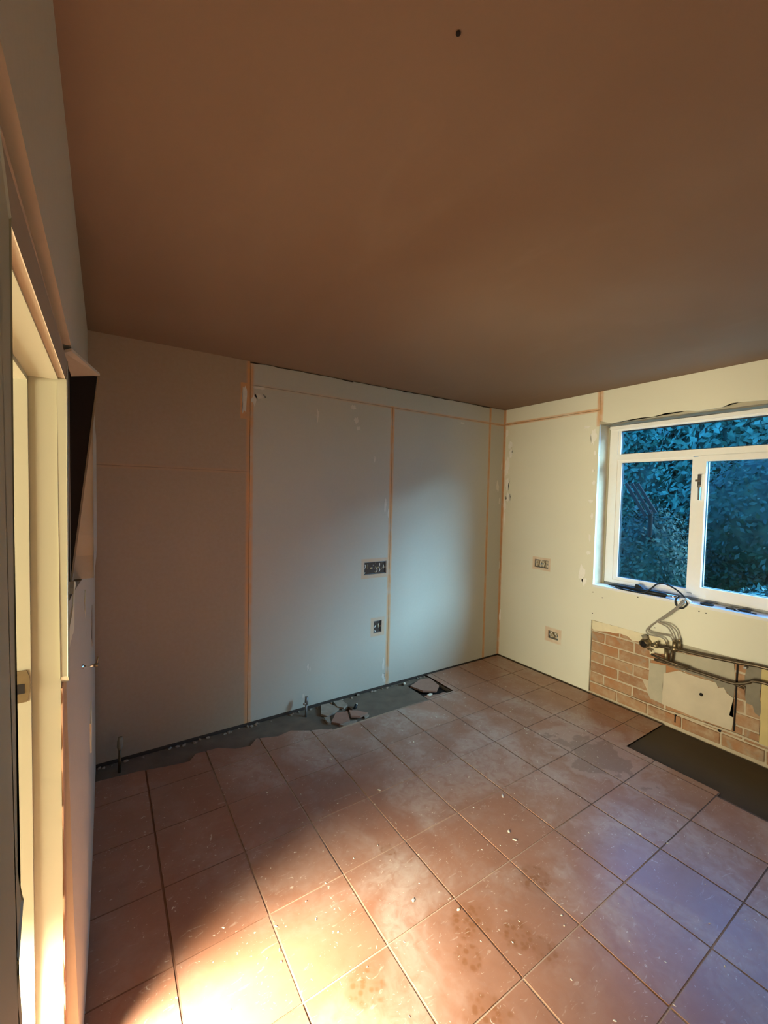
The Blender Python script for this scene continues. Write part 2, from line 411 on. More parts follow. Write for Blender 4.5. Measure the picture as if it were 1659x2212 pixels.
# filler smears
def smear(parent, plane, u, v, du, dv, seed, w0, mat='filler', t=.0008):
    r = random.Random(seed); pts = []
    for i in range(18):
        a = 2*math.pi*i/18; q = r.uniform(.55, 1.15); pts.append((u+du*q*math.cos(a), v+dv*q*math.sin(a)))
    poly('filler_smear', plane, pts, w0-t, w0+.0002, mat, parent)
for i, (u, v, du, dv) in enumerate([(-2.652, 2.29, .022, .10), (-2.55, 2.385, .045, .012), (-2.545, 2.33, .045, .02), (-2.585, 2.30, .02, .05), (-2.105, 2.25, .010, .055),
        (-1.80, 2.35, .028, .022), (-1.765, 2.25, .022, .028), (-1.745, 2.19, .018, .018), (-2.155, .32, .009, .03), (-2.137, .30, .006, .022), (-1.47, 1.575, .012, .075),
        (-1.437, 1.50, .008, .05), (-1.455, .19, .012, .06), (-1.452, .09, .020, .03), (-1.44, .05, .02, .015), (-.085, 1.77, .020, .06), (-.05, 1.62, .012, .04), (-.60, 2.36, .03, .008),
        (-2.19, .10, .008, .02), (-1.585, 1.95, .008, .03), (-.02, .95, .010, .05), (-.03, 1.98, .01, .04)]):
    smear(wb, 'y', u, v, du, dv, 100+i, 0, 'filler_thin')
# hall side wall parts share wall_back; floor-level plaster snots
bm = bmesh.new(); r = random.Random(5)
for i in range(60):
    x = r.uniform(-3.5, -.9); s = r.uniform(.003, .010); a = r.uniform(0, 3)
    bmesh.ops.create_icosphere(bm, subdivisions=1, radius=s, matrix=Matrix.Translation((x, -r.uniform(.006, .03), -.013+s*.4)) @ Matrix.Scale(1.8, 4, (math.cos(a), math.sin(a), 0)))
mesh('rubble_dust', bm, 'rubble', floor, kind='stuff')

# ------------------------------------------------------------------ right wall (plane x=0)
wr = plate('wall_right', 'x', (YR-.1, .25, -.045, H), [(WY0, WY1, WZ0-.02, WZ1+.012)], .028, .30, 'mortar', kind='structure')
plate('packing', 'x', (-1.0, .0125, .010, H-.004), [(-.567, -.416, .999, 1.074), (-.696, -.591, .357, .427)], .0135, .028, 'core', wr)
plate('packing', 'x', (YR, -1.003, .66, H-.004), [(WY0, WY1, WZ0, WZ1)], .0135, .028, 'cement', wr)
bw = 'board_right'
# main sheet: left of the window and, in one piece, below it
BB = .633
plate('plasterboard', 'x', (-2.9, 0, .010, 2.405), [(-5, WY1, -1, BB), (-5, WY1, WZ0, 3), (-.567, -.416, .999, 1.074), (-.696, -.591, .357, .427)], 0, .0128, bw, wr)
pboard('x', wr, -1.003+gp, -.001, 2.408, H-.001, bw, 9, .003)
gapline = [(-1.003-gp, 2.315), (-1.10, 2.283), (-1.20, 2.290), (-1.332, 2.297), (-1.42, 2.292), (-1.50, 2.306), (-1.645, 2.303), (-1.70, 2.291), (-1.847, 2.296), (-1.894, 2.313), (-1.935, 2.313), (-2.08, 2.303), (-2.2, 2.296), (-2.4, 2.31), (-2.95, 2.30)]
poly('plasterboard', 'x', gapline+[(-2.95, H-.001), (-1.003-gp, H-.001)], 0, .0128, bw, wr)
plate('plasterboard', 'x', (YR, -2.955, .010, H-.001), [], 0, .0128, bw, wr)
for i, (u, v, du, dv) in enumerate([(-.03, 2.32, .020, .05), (-.075, 2.19, .035, .045), (-.085, 2.11, .025, .05), (-.045, 1.98, .03, .10), (-.05, 1.80, .03, .07), (-.07, 1.66, .035, .05), (-.03, 1.58, .02, .06), (-.03, 1.45, .012, .08),
        (-.955, 2.19, .030, .07), (-.895, 2.275, .03, .015), (-.975, 2.05, .012, .03), (-.975, 1.80, .015, .02), (-.955, 1.64, .02, .02), (-.97, 1.52, .015, .03), (-.90, 1.02, .030, .09), (-.925, .95, .025, .04), (-.955, 1.20, .02, .02),
        (-.015, .42, .012, .10), (-.96, 1.33, .012, .04), (-.965, 1.90, .01, .02)]):
    smear(wr, 'x', u, v, du, dv, 200+i, 0)
for i, (u, v) in enumerate([(-1.008, .871), (-1.012, .69), (-1.369, .905), (-1.775, .893), (-1.816, .890), (-1.50, .70), (-1.09, .84)]):
    bm = bmesh.new(); bmesh.ops.create_cone(bm, cap_ends=True, segments=8, radius1=.0042, radius2=.0042, depth=.0006, matrix=Matrix.Translation((-.0002, u, v)) @ Matrix.Rotation(R(90), 4, 'Y'))
    mesh('screw_hole', bm, 'dark_hole', wr)
# bricks
bh, bl, jt = .0775, .222, .0105
bmeshes = {}
def brick(y0, y1, z0, z1, dx=0):
    key = (round(y0-y1, 3), round(z1-z0, 3))
    L_, hh_ = key
    if key not in bmeshes:
        bm = bmesh.new(); bx(bm, -.006, .012, -L_/2, L_/2, -hh_/2, hh_/2)
        bmesh.ops.bevel(bm, geom=list(bm.edges), offset=.004, segments=1, affect='EDGES')
        for v in bm.verts: v.co += Vector((random.uniform(-.001, .001), random.uniform(-.0025, .0025), random.uniform(-.0025, .0025)))
        o = mesh('brick', bm, 'brick', wr); bmeshes[key] = o
    else:
        o = bmeshes[key].copy(); C.objects.link(o)
    o.location = (.0215+dx, (y0+y1)/2, (z0+z1)/2)
    o.rotation_euler = (random.uniform(-.012, .012), random.uniform(-.02, .02), random.uniform(-.01, .01))
plate('mortar_bed', 'x', (-2.94, -1.004, .004, BB+.02), [], .0175, .0279, 'mortar', wr)
course = 0; z = .018
while z < BB:
    z1 = min(z+bh, BB+.01); y = -1.008-(0 if course % 2 else 0)
    first = bl if course % 2 == 0 else .106
    L_ = first
    while y > -2.93:
        y1 = max(y-L_, -2.94)
        if y-y1 > .03: brick(y, y1, z, z1, (-.010 if course == 0 else random.uniform(-.004, .0015)))
        y = y1-jt; L_ = bl
    z = z1+jt; course += 1
# patches of old render on the bricks
def patch(name, pts, w0, mat, amp=.006, seed=1, label=None):
    o = poly(name, 'x', rough(pts, amp, .035, seed), w0, .0275, mat, wr)
    if label: o['label'] = label
    return o
patch('render_patch', [(-1.569, .375), (-1.669, .432), (-1.766, .428), (-1.89, .428), (-1.907, .4), (-1.934, .414), (-1.953, .384), (-1.99, .362), (-1.982, .276), (-1.972, .241), (-1.993, .235), (-1.991, .144), (-1.779, .137), (-1.609, .142), (-1.568, .146), (-1.57, .269)], .006, 'plaster_panel', .003, 1, 'smooth cream render patch with a small round hole')
patch('render_patch', [(-1.631, .50), (-1.631, .559), (-1.76, .569), (-1.98, .612), (-1.994, .476), (-1.888, .455), (-1.763, .465), (-1.638, .455)], .009, 'cement', .004, 2, 'grey cement patch behind the copper pipes')
patch('render_patch', [(-1.474, .422), (-1.581, .438), (-1.583, .392), (-1.585, .298), (-1.582, .14), (-1.486, .15), (-1.466, .183), (-1.468, .331)], .0105, 'cement', .002, 3)
patch('render_patch', [(-1.58, .44), (-1.76, .458), (-1.99, .47), (-1.99, .36), (-1.95, .39), (-1.9, .41), (-1.88, .435), (-1.669, .436)], .0085, 'cement_dark', .004, 8)
patch('render_patch', [(-1.006, .63), (-1.213, .632), (-1.442, .632), (-1.388, .559), (-1.338, .553), (-1.303, .578), (-1.242, .578), (-1.125, .563), (-1.03, .546), (-1.006, .56)], .008, 'cream_flake', .007, 4, 'flaking cream plaster strip under the board')
patch('render_patch', [(-1.458, .632), (-1.542, .632), (-1.675, .632), (-1.676, .59), (-1.577, .525), (-1.502, .508), (-1.471, .49), (-1.461, .555)], .007, 'cream_flake', .006, 5)
patch('render_patch', [(-1.667, .632), (-1.757, .632), (-1.949, .632), (-2.0, .632), (-1.979, .612), (-1.825, .602), (-1.676, .59)], .0075, 'cement', .003, 6)
patch('render_patch', [(-2.044, .473), (-2.045, .569), (-2.05, .63), (-2.121, .63), (-2.13, .298), (-2.102, .314), (-2.088, .359), (-2.054, .359)], .009, 'cement_dark', .006, 7, 'dark grey cement smear')
patch('render_patch', [(-2.124, .632), (-2.9, .632), (-2.9, .135), (-2.132, .133), (-2.13, .298)], .003, 'yellow', .003, 9, 'yellowish board beside the cement smear')
box('dark_joint', .010, .0275, -2.006, -1.996, .145, .62, 'dark_hole', wr)
poly('mortar_ledge', 'x', rough([(-1.01, .098), (-1.56, .10), (-2.0, .125), (-2.9, .13), (-2.9, .142), (-2.0, .138), (-1.55, .11), (-1.01, .108)], .002, .05, 4), .004, .027, 'mortar', wr)
for nm, (y, z_, r_) in {'a': (-1.812, .315, .0115), 'b': (-1.925, .112, .010)}.items():
    bm = bmesh.new(); bmesh.ops.create_cone(bm, cap_ends=True, segments=14, radius1=r_, radius2=r_, depth=.004, matrix=Matrix.Translation((.0045 if nm == 'a' else .0085, y, z_)) @ Matrix.Rotation(R(90), 4, 'Y'))
    mesh('drill_hole', bm, 'dark_hole', wr)
box('dark_joint', .003, .02, -1.665, -1.657, .045, .10, 'dark_hole', wr)

# ------------------------------------------------------------------ window
win = plate('window_1', 'x', (WY0, -1.018, .955, WZ1-.008), [(WY0+.045, -1.085, 2.040, WZ1-.050), (WY0+.045, -1.085, .980, 1.990)], .150, .210, 'white_pvc', bevel=.004, kind='structure')
box('sill', -.0015, .215, WY0, WY1, WZ0-.017, WZ0+.0015, 'reveal', win)
box('reveal_board', .0005, .149, WY1+.0005, WY1+.0115, WZ0+.002, 2.03, 'reveal', win)
box('reveal_board', .0005, .149, WY1+.0005, WY1+.0115, 2.0325, WZ1+.02, 'reveal', win)
box('reveal_board', .013, .149, WY0-.012, WY0-.0005, WZ0, WZ1, 'reveal', win)
box('frame_packer', .145, .205, -1.017, WY1, WZ0+.002, 2.27, 'cream_paint', win)
box('frame_packer', .150, .210, WY0, -1.018, WZ0+.002, .954, 'steel', win)
box('head_packer', .02, .20, WY0, WY1, WZ1-.002, WZ1+.011, 'cement_dark', win)
poly('head_packer', 'x', rough([(WY0, 2.278), (-1.02, 2.278), (-1.003, 2.288), (-1.2, 2.292), (WY0, 2.292)], .003, .05, 3), .03, .14, 'cement_dark', win)
box('frame_head', .133, .149, WY0, -1.022, 2.250, 2.276, 'white_pvc', win, bevel=.004)
MU = (-1.675, -2.30)
for m in MU: box('mullion', .145, .210, m-.030, m+.040, .985, 1.985, 'white_pvc', win, bevel=.004)
def pane(y0, y1, z0, z1, x=.18, fr=None, par=None):
    q = .006
    plate('gasket', 'x', (y0-q, y1+q, z0-q, z1+q), [(y0, y1, z0, z1)], x-.010, x+.010, 'gasket', par or win)
    box('pane', x-.003, x+.003, y0-.002, y1+.002, z0-.002, z1+.002, 'glass', par or win)
box('side_bead', .160, .185, -1.105, -1.085, 2.040, WZ1-.050, 'white_pvc', win)
pane(WY0+.055, -1.106, 2.046, 2.228)
box('side_bead', .158, .185, -1.120, -1.085, .980, 1.990, 'white_pvc', win, bevel=.003)
pane(-1.628, -1.122, 1.010, 1.966)
box('bottom_bead', .158, .185, -1.635, -1.120, .980, 1.008, 'white_pvc', win, bevel=.003)
box('top_bead', .158, .185, -1.635, -1.120, 1.968, 1.990, 'white_pvc', win, bevel=.003)
sash = plate('sash', 'x', (-2.262, -1.677, .983, 1.990), [(-2.212, -1.727, 1.038, 1.948)], .132, .195, 'white_pvc', win, bevel=.005)
sash['label'] = 'opening sash'
pane(-2.211, -1.728, 1.039, 1.947, .17, par=sash)
pane(WY0+.055, -2.335, 1.01, 1.966)
hd = tube_bm([(.110, -1.699, 1.775), (.110, -1.699, 1.67)], .009, 8); bx(hd, .106, .132, -1.711, -1.687, 1.762, 1.855); bmesh.ops.create_cone(hd, cap_ends=True, segments=8, radius1=.010, radius2=.008, depth=.03, matrix=Matrix.Translation((.109, -1.689, 1.81)) @ Matrix.Rotation(R(90), 4, 'X'))
mesh('window_catch', hd, 'chrome', sash)

# ------------------------------------------------------------------ left wall with the doorway
wl = plate('wall_left', 'x', (YR-.1, .0125, -.045, H), [(DY0-.02, DY1+.02, -.1, DZ+.02), (-1.575, -1.215, 1.30, 2.05)], XL-.1, XL, 'board_door', kind='structure')
# door lining
tl = plate('trim_1', 'x', (DY0-.02, DY1+.02, -.04, DZ+.02), [(DY0, DY1, -.1, DZ)], XL-.104, XL+.001, 'cream_paint', kind='structure')
box('door_stop', XL-.104, XL-.058, DY1-.008, DY1+.0005, -.04, DZ-.012, 'cream_paint', tl, bevel=.002)
box('door_stop', XL-.104, XL-.058, DY0, DY1-.008, DZ-.012, DZ, 'cream_paint', tl, bevel=.002)
# far architrave, sawn off short with a rounded foot
ar = [(DY1-.004, 1.17), (DY1+.004, 1.155), (DY1+.02, 1.150), (DY1+.052, 1.150), (DY1+.052, DZ+.06), (DY1-.004, DZ+.004)]
poly('architrave', 'x', ar, XL, XL+.016, 'cream_paint', tl, bevel=.002)
poly('architrave', 'x', [(DY1-.004, DZ+.004), (DY1+.052, DZ+.06), (DY0-.052, DZ+.06), (DY0+.004, DZ+.004)], XL, XL+.016, 'brown_paint', tl, bevel=.002)
near = [(DY0+.004, DZ+.004), (DY0-.052, DZ+.06), (DY0-.15, DZ+.06), (DY0-.15, 0), (DY0+.06, 0), (DY0+.06, .92), (DY0+.02, .99), (DY0-.012, 1.135), (DY0-.012, 1.15), (DY0+.022, 1.19), (DY0+.004, 1.24)]
poly('architrave', 'x', near, XL, XL+.016, 'cream_paint', tl, bevel=.002)  # cream instead of the head's brown, standing for light bounced on to it
# latch keep in the far lining
kp = poly('latch_plate', 'y', [(XL-.098, 1.125), (XL-.066, 1.125), (XL-.060, 1.15), (XL-.060, 1.185), (XL-.066, 1.205), (XL-.098, 1.205)], DY1-.0105, DY1-.0075, 'brass', tl)
kp['label'] = 'paint-splashed latch keep'
box('latch_hole', XL-.096, XL-.070, DY1-.0115, DY1-.0075, 1.148, 1.172, 'dark_hole', kp)
# plaster sheets that stand proud of the left wall
box('plasterboard', XL+.0005, -3.535, YR, -.001, 2.055, H, 'board_door', wl)
poly('plaster_layer', 'x', rough([(-1.14, 1.335), (-.35, 1.335), (-.35, 1.90), (-.8, 1.98), (-1.14, 1.90)], .010, .08, 3), XL+.0005, -3.492, 'board_door', wl)
bm = bmesh.new(); rows = []                     # thick patched plaster, bellying out towards the floor
for zz, prof in ((.004, (-3.522, -3.516, -3.512, -3.510, -3.508)), (.5, (-3.536, -3.526, -3.516, -3.510, -3.508)), (1.1, (-3.547, -3.538, -3.524, -3.510, -3.506)), (1.33, (-3.549, -3.542, -3.528, -3.508, -3.504))):
    rows.append([bm.verts.new((x, y, zz)) for x, y in zip(prof, (-1.575, -1.35, -1.13, -.7, -.02))])
for A_, B_ in zip(rows, rows[1:]):
    for i in range(4): bm.faces.new((A_[i], A_[i+1], B_[i+1], B_[i]))
back = [[bm.verts.new((XL+.0005, v.co.y, v.co.z)) for v in r_] for r_ in (rows[0], rows[-1])]
for r_, k_ in ((rows[0], back[0]), (rows[-1], back[1])):
    for i in range(4): bm.faces.new((r_[i], r_[i+1], k_[i+1], k_[i]))
bm.faces.new([r_[0] for r_ in rows]+[back[1][0], back[0][0]])
mesh('plaster_layer', bm, 'board_door', wl)
tube('crack', [(-3.5235, -1.00, 1.30), (-3.5215, -1.01, 1.12), (-3.5205, -.99, .95), (-3.5185, -1.0, .80), (-3.517, -.98, .62)], .0016, 'cement_dark', wl, seg=5)
for i, (v, u, dv, du) in enumerate(((1.22, -1.02, .06, .05), (1.02, -.62, .09, .10), (.66, -.85, .12, .07), (.30, -1.05, .05, .06))):
    r = random.Random(300+i); w0_ = -3.5215+.0135*(1.33-v)*0+(.0125 if u > -.9 else 0)
    pts = [(u+du*r.uniform(.6, 1.1)*math.cos(a*.35), v+dv*r.uniform(.6, 1.1)*math.sin(a*.35)) for a in range(18)]
    poly('filler_smear', 'x', pts, w0_-.008, w0_+.0012, 'board_left' if i % 2 else 'cream_flake', wl)
poly('plaster_layer', 'x', rough([(-1.575, 1.22), (-1.215, 1.22), (-1.215, 1.33), (-1.33, 1.36), (-1.40, 1.30), (-1.575, 1.27)], .006, .03, 5), XL+.0005, -3.540, 'cream_flake', wl)
# broken lip of plaster by the sawn architrave
poly('plaster_layer', 'x', rough([(DY1, .03), (DY1+.05, .03), (DY1+.05, 1.14), (DY1, 1.14)], .004, .03, 8), XL+.0005, XL+.004, 'edge', wl)
# recess lined near-black for its shade, and the loose panel in front of it
plate('recess_shade', 'x', (-1.575, -1.215, 1.30, 2.05), [(-1.571, -1.219, 1.304, 2.046)], XL-.1, XL-.001, 'dark_hole', wl)
rc = bmesh.new(); bx(rc, XL-.105, XL-.096, -1.58, -1.21, 1.295, 2.055); mesh('recess_back', rc, 'dark_hole', wl)
lid = thing('loose_panel', 'thin loose panel tilting out beside the dark recess in the door wall', 'panel', (-3.54, -1.2, 1.30))
bm = bmesh.new()
vv = [(-3.556, -1.205, 1.30), (-3.470, -1.205, 2.055), (-3.488, -1.02, 2.055), (-3.553, -1.02, 1.30)]
a = [bm.verts.new(p) for p in vv]; b = [bm.verts.new((p[0]-.006, p[1]+.004, p[2])) for p in vv]
bm.faces.new(a); bm.faces.new(b[::-1])
for i in range(4): bm.faces.new((a[i], a[(i+1) % 4], b[(i+1) % 4], b[i]))
mesh('sheet', bm, 'board_door', lid)
bm = bmesh.new()
vv = [(-3.534, -1.50, 2.048), (-3.470, -1.205, 2.056), (-3.55, -1.205, 2.04), (-3.55, -1.5, 2.04)]
a = [bm.verts.new(p) for p in vv]; b = [bm.verts.new((p[0], p[1], p[2]-.008)) for p in vv]
bm.faces.new(a); bm.faces.new(b[::-1])
for i in range(4): bm.faces.new((a[i], a[(i+1) % 4], b[(i+1) % 4], b[i]))
mesh('top_lip', bm, 'board_door', lid)
poly('gap_shade', 'y', [(-3.555, 1.34), (-3.555, 2.05), (-3.479, 2.045)], -1.200, -1.192, 'dark_hole', lid)  # dark sheet standing for the shade in the gap behind the panel
vb = thing('isolating_valve', 'small chrome valve poking out of the door wall below the recess', 'valve', (-3.54, -1.20, 1.03))
tube('body', [(-3.556, -1.19, 1.035), (-3.522, -1.19, 1.033)], .008, 'chrome', vb)
tube('stem', [(-3.522, -1.19, 1.033), (-3.482, -1.19, 1.030)], .004, 'chrome', vb)
tube('cap', [(-3.492, -1.19, 1.031), (-3.480, -1.19, 1.030)], .007, 'brass', vb)
tube('lever', [(-3.485, -1.19, 1.031), (-3.480, -1.19, 1.060)], .003, 'brass', vb)
hk = tube('wall_screw', [(-3.556, -1.27, .955), (-3.540, -1.27, .950), (-3.538, -1.27, .94)], .004, 'chrome', None, loc=(-3.55, -1.27, .95)); hk['label'] = 'tiny bright screw in the door wall below the chrome valve'; hk['category'] = 'screw'
hk = tube('wall_screw', [(-3.556, -1.20, .30), (-3.532, -1.19, .285)], .005, 'chrome', None, loc=(-3.55, -1.2, .3)); hk['label'] = 'bright screw low on the door wall near the floor'; hk['category'] = 'screw'

# hall beyond the doorway and the end of the room behind the camera
box('wall_rear', -7.2, .32, YR-.2, YR, -.045, H, 'board_door', kind='structure')
box('wall_hall', -7.2, -7.0, YR, .0125, -.045, H, 'brown_paint', kind='structure')
box('baseboard_left', XL-.118, XL-.1005, DY1+.06, -.05, -.002, .12, 'cream_paint', bevel=.004, kind='structure')

# ------------------------------------------------------------------ ceiling marks
bm = bmesh.new(); bmesh.ops.create_cone(bm, cap_ends=True, segments=10, radius1=.005, radius2=.004, depth=.003, matrix=Matrix.Translation((-2.882, -2.336, H-.002)))
mesh('cable_stub', bm, 'dark_hole', ceiling)

# ------------------------------------------------------------------ socket back boxes
def backbox(plane, u0, u1, v0, v1, label, gangs, seed):
    r = random.Random(seed); cu, cv = (u0+u1)/2, (v0+v1)/2
    root = thing('socket_box', label, 'socket box', P3(plane, cu, v0, .012), 'wall boxes waiting for sockets')
    e = .003; a0, a1, b0, b1 = u0+e, u1-e, v0+e, v1-e
    bm = plate_bm(plane, (a0, a1, b0, b1), [(a0+.002, a1-.002, b0+.002, b1-.002)], .004, .036)
    mesh('side', bm, 'steel', root)
    bm = bmesh.new(); p = P3(plane, a0, b0, .034); q = P3(plane, a1, b1, .037)
    bx(bm, p[0], q[0], p[1], q[1], p[2], q[2]); mesh('back', bm, 'dark_hole', root)
    for k in range(gangs):
        for c_, m_ in ((-.30, 'filler'), (.0, 'brass'), (.24, 'crumb')):
            uu = a0+(a1-a0)*(k+.5)/gangs; du = (a1-a0)/gangs; hh = b1-b0
            pts = []
            for t in range(5):
                pts.append(P3(plane, uu+du*(c_+r.uniform(-.14, .14)), b0+hh*(.08+.84*t/4), .026-r.uniform(.004, .016)))
            tube('wire', pts, .0035, m_, root, seg=6, smooth=3)
        for s_ in (-1, 1):
            uu = a0+(a1-a0)*(k+.5)/gangs+s_*du*.42
            bm = bmesh.new(); p = P3(plane, uu-.005, cv-.006, .006); q = P3(plane, uu+.005, cv+.006, .018); bx(bm, p[0], q[0], p[1], q[1], p[2], q[2])
            mesh('lug', bm, 'chrome' if s_ > 0 else 'steel', root)
    return root
backbox('y', -1.665, -1.445, .988, 1.095, 'wide twin metal socket box high on the back wall', 3, 1)
backbox('y', -1.562, -1.48, .482, .587, 'single metal socket box low on the back wall', 1, 2)
backbox('x', -.567, -.416, .999, 1.074, 'upper double metal socket box on the window wall', 2, 3)
backbox('x', -.696, -.591, .357, .427, 'lower metal socket box on the window wall', 1, 4)

# ------------------------------------------------------------------ copper pipes under the window
pa = thing('copper_pipe', 'upper aged copper pipe running under the window board', 'pipe', (-.04, -1.52, .58))
tube('run', [(-.04, -1.52, .578), (-.04, -1.595, .589), (-.04, -1.68, .596), (-.04, -1.841, .606), (-.04, -2.022, .622), (-.035, -2.111, .633), (-.02, -2.5, .635)], .0115, 'copper', pa)
tube('end_cap', [(-.04, -1.50, .577), (-.04, -1.545, .581)], .016, 'brass', pa)
tube('end_cap', [(-.04, -1.535, .585), (-.045, -1.538, .613)], .010, 'brass', pa)
tube('tee_fitting', [(-.04, -1.632, .590), (-.04, -1.668, .596)], .020, 'brass', pa)
tube('tee_fitting', [(-.04, -1.652, .590), (-.04, -1.650, .645)], .015, 'brass', pa)
tube('tee_fitting', [(-.04, -1.681, .598), (-.04, -1.679, .66)], .011, 'brass', pa)
for yy in (-1.85, -2.05):
    bm = bmesh.new(); bx(bm, -.03, .012, yy-.008, yy+.008, .590, .603); mesh('clip', bm, 'steel', pa)
pb = thing('copper_pipe', 'lower aged copper pipe with a kinked right end', 'pipe', (-.04, -1.52, .47))
tube('run', [(-.04, -1.525, .474), (-.04, -1.599, .478), (-.04, -1.781, .480), (-.04, -1.91, .477), (-.04, -2.011, .480), (-.04, -2.083, .519), (-.038, -2.137, .538), (-.02, -2.5, .54)], .0105, 'copper', pb, smooth=2)
tube('branch', [(-.055, -1.508, .511), (-.055, -1.569, .502), (-.055, -1.642, .494), (-.05, -1.75, .489)], .009, 'copper', pb)
tube('branch', [(-.035, -2.0, .475), (-.03, -2.051, .462)], .008, 'copper', pb)
tube('riser', [(-.045, -1.599, .578), (-.045, -1.607, .480)], .0115, 'brass', pb)
tube('riser', [(-.045, -1.639, .585), (-.045, -1.635, .490)], .0095, 'copper', pb)
va = thing('waste_pipe_end', 'short capped brass pipe end by the flaking plaster', 'pipe', (-.02, -1.45, .56))
tube('socket', [(.02, -1.452, .575), (-.05, -1.448, .570)], .032, 'brass', va, seg=16)
bm = plate_bm('x', (-1.49, -1.40, .53, .62), [(-1.47, -1.42, .55, .60)], -.045, -.052); bm.free()
tube('bore', [(-.0505, -1.448, .570), (-.0515, -1.448, .570)], .022, 'dark_hole', va, seg=16)
tube('elbow', [(-.02, -1.450, .602), (-.02, -1.435, .632)], .020, 'cement_dark', va, seg=10)
tube('bolt', [(-.03, -1.47, .538), (-.03, -1.500, .528)], .007, 'brass', va)

hs = [
 ('leftmost grey tap hose, looping down to the pipe end', [(-.02, -1.681, .955), (-.045, -1.653, .899), (-.04, -1.556, .794), (-.04, -1.483, .715), (-.045, -1.461, .675), (-.05, -1.486, .653), (-.045, -1.562, .654), (-.04, -1.591, .634), (-.04, -1.597, .603)]),
 ('second grey tap hose, bending right along the first', [(-.012, -1.690, .958), (-.035, -1.662, .909), (-.03, -1.570, .806), (-.03, -1.491, .722), (-.035, -1.469, .682), (-.04, -1.493, .672), (-.04, -1.561, .674), (-.04, -1.618, .677), (-.04, -1.643, .640)]),
 ('third grey tap hose, curving down to the tee fitting', [(-.025, -1.695, .960), (-.055, -1.667, .911), (-.05, -1.599, .829), (-.045, -1.534, .771), (-.045, -1.550, .757), (-.045, -1.603, .740), (-.045, -1.633, .700), (-.04, -1.653, .642)]),
 ('rightmost grey tap hose, arching to the right fitting', [(-.015, -1.703, .965), (-.065, -1.672, .903), (-.06, -1.587, .805), (-.055, -1.538, .764), (-.05, -1.612, .764), (-.045, -1.658, .732), (-.04, -1.673, .690), (-.04, -1.680, .655)])]
for lb, pts in hs:
    t = thing('tap_hose', lb, 'hose', pts[-1], 'grey tap hoses under the window')
    tube('hose', pts, .0048, 'hose', t, smooth=6)
    e = Vector(pts[-1]); tube('ferrule', [e+Vector((0, 0, .0)), e+Vector((0, 0, .022))], .0075, 'brass', t)

# ------------------------------------------------------------------ things on the window sill
zs = WZ0
ct = tube('power_cable', [(.06, -1.16, zs+.010), (.02, -1.22, zs+.008), (.0, -1.315, zs+.008), (.02, -1.398, zs+.010), (.04, -1.444, .985), (.045, -1.481, 1.025), (.045, -1.534, 1.036), (.04, -1.595, 1.018), (.02, -1.655, .988), (-.012, -1.70, .955), (-.02, -1.705, .925), (-.02, -1.675, .893), (-.02, -1.640, .91), (-.015, -1.635, .95), (0, -1.652, .972)], .0058, 'black', None, smooth=5, loc=(.02, -1.4, zs))
ct['label'] = 'black cable arching over the window sill and looping at its edge'; ct['category'] = 'cable'
tool = thing('sealant_gun', 'long black tool lying on the window sill by the left pane', 'hand tool', (.05, -1.35, zs))
tube('barrel', [(.070, -1.10, zs+.012), (.066, -1.17, zs+.014), (.058, -1.30, zs+.016), (.045, -1.42, zs+.018), (.04, -1.545, zs+.018)], .014, 'black', tool, seg=10, radii=[.005, .010, .013, .017, .016])
tube('nozzle', [(.04, -1.545, zs+.020), (.032, -1.625, zs+.020)], .011, 'chrome', tool, seg=10)
poly('handle', 'x', [(-1.31, zs+.02), (-1.40, zs+.02), (-1.345, zs+.055), (-1.318, zs+.058)], .060, .078, 'black', tool)
o = tube('plastic_wrap', [(-.005, -1.655, zs+.012), (.0, -1.69, zs+.022), (-.012, -1.72, zs+.012)], .014, 'reveal', None, smooth=3, loc=(0, -1.69, zs)); o['label'] = 'scrap of pale plastic under the cable loop on the sill'; o['category'] = 'scrap'
o = tube('coiled_washer', [(.055+.024*math.cos(a), -1.80+.034*math.sin(a), zs+.008) for a in [i*math.pi/6 for i in range(13)]], .0075, 'black', None, loc=(.055, -1.8, zs)); o['label'] = 'black rubber ring lying on the sill below the opening sash'; o['category'] = 'ring'
for i, (y, x, s) in enumerate(((-1.93, .07, .018), (-2.00, .075, .024), (-2.05, .06, .012), (-1.97, .045, .010))):
    bm = bmesh.new(); bmesh.ops.create_icosphere(bm, subdivisions=1, radius=s, matrix=Matrix.Translation((x, y, zs+s*.35)) @ Matrix.Diagonal((.9, 1.8, .4, 1)))
    for v in bm.verts: v.co += Vector([random.uniform(-.003, .003) for _ in range(3)])
    o = mesh('rubber_scrap', bm, 'black', None, loc=(x, y, zs)); o['label'] = ('black flake on the sill nearest the rubber ring', 'largest black scrap on the sill, right of the rubber ring', 'black chip on the sill right of the largest scrap', 'smallest black speck at the sill edge in front of the scraps')[i]; o['category'] = 'scrap'; o['group'] = 'black scraps on the sill'

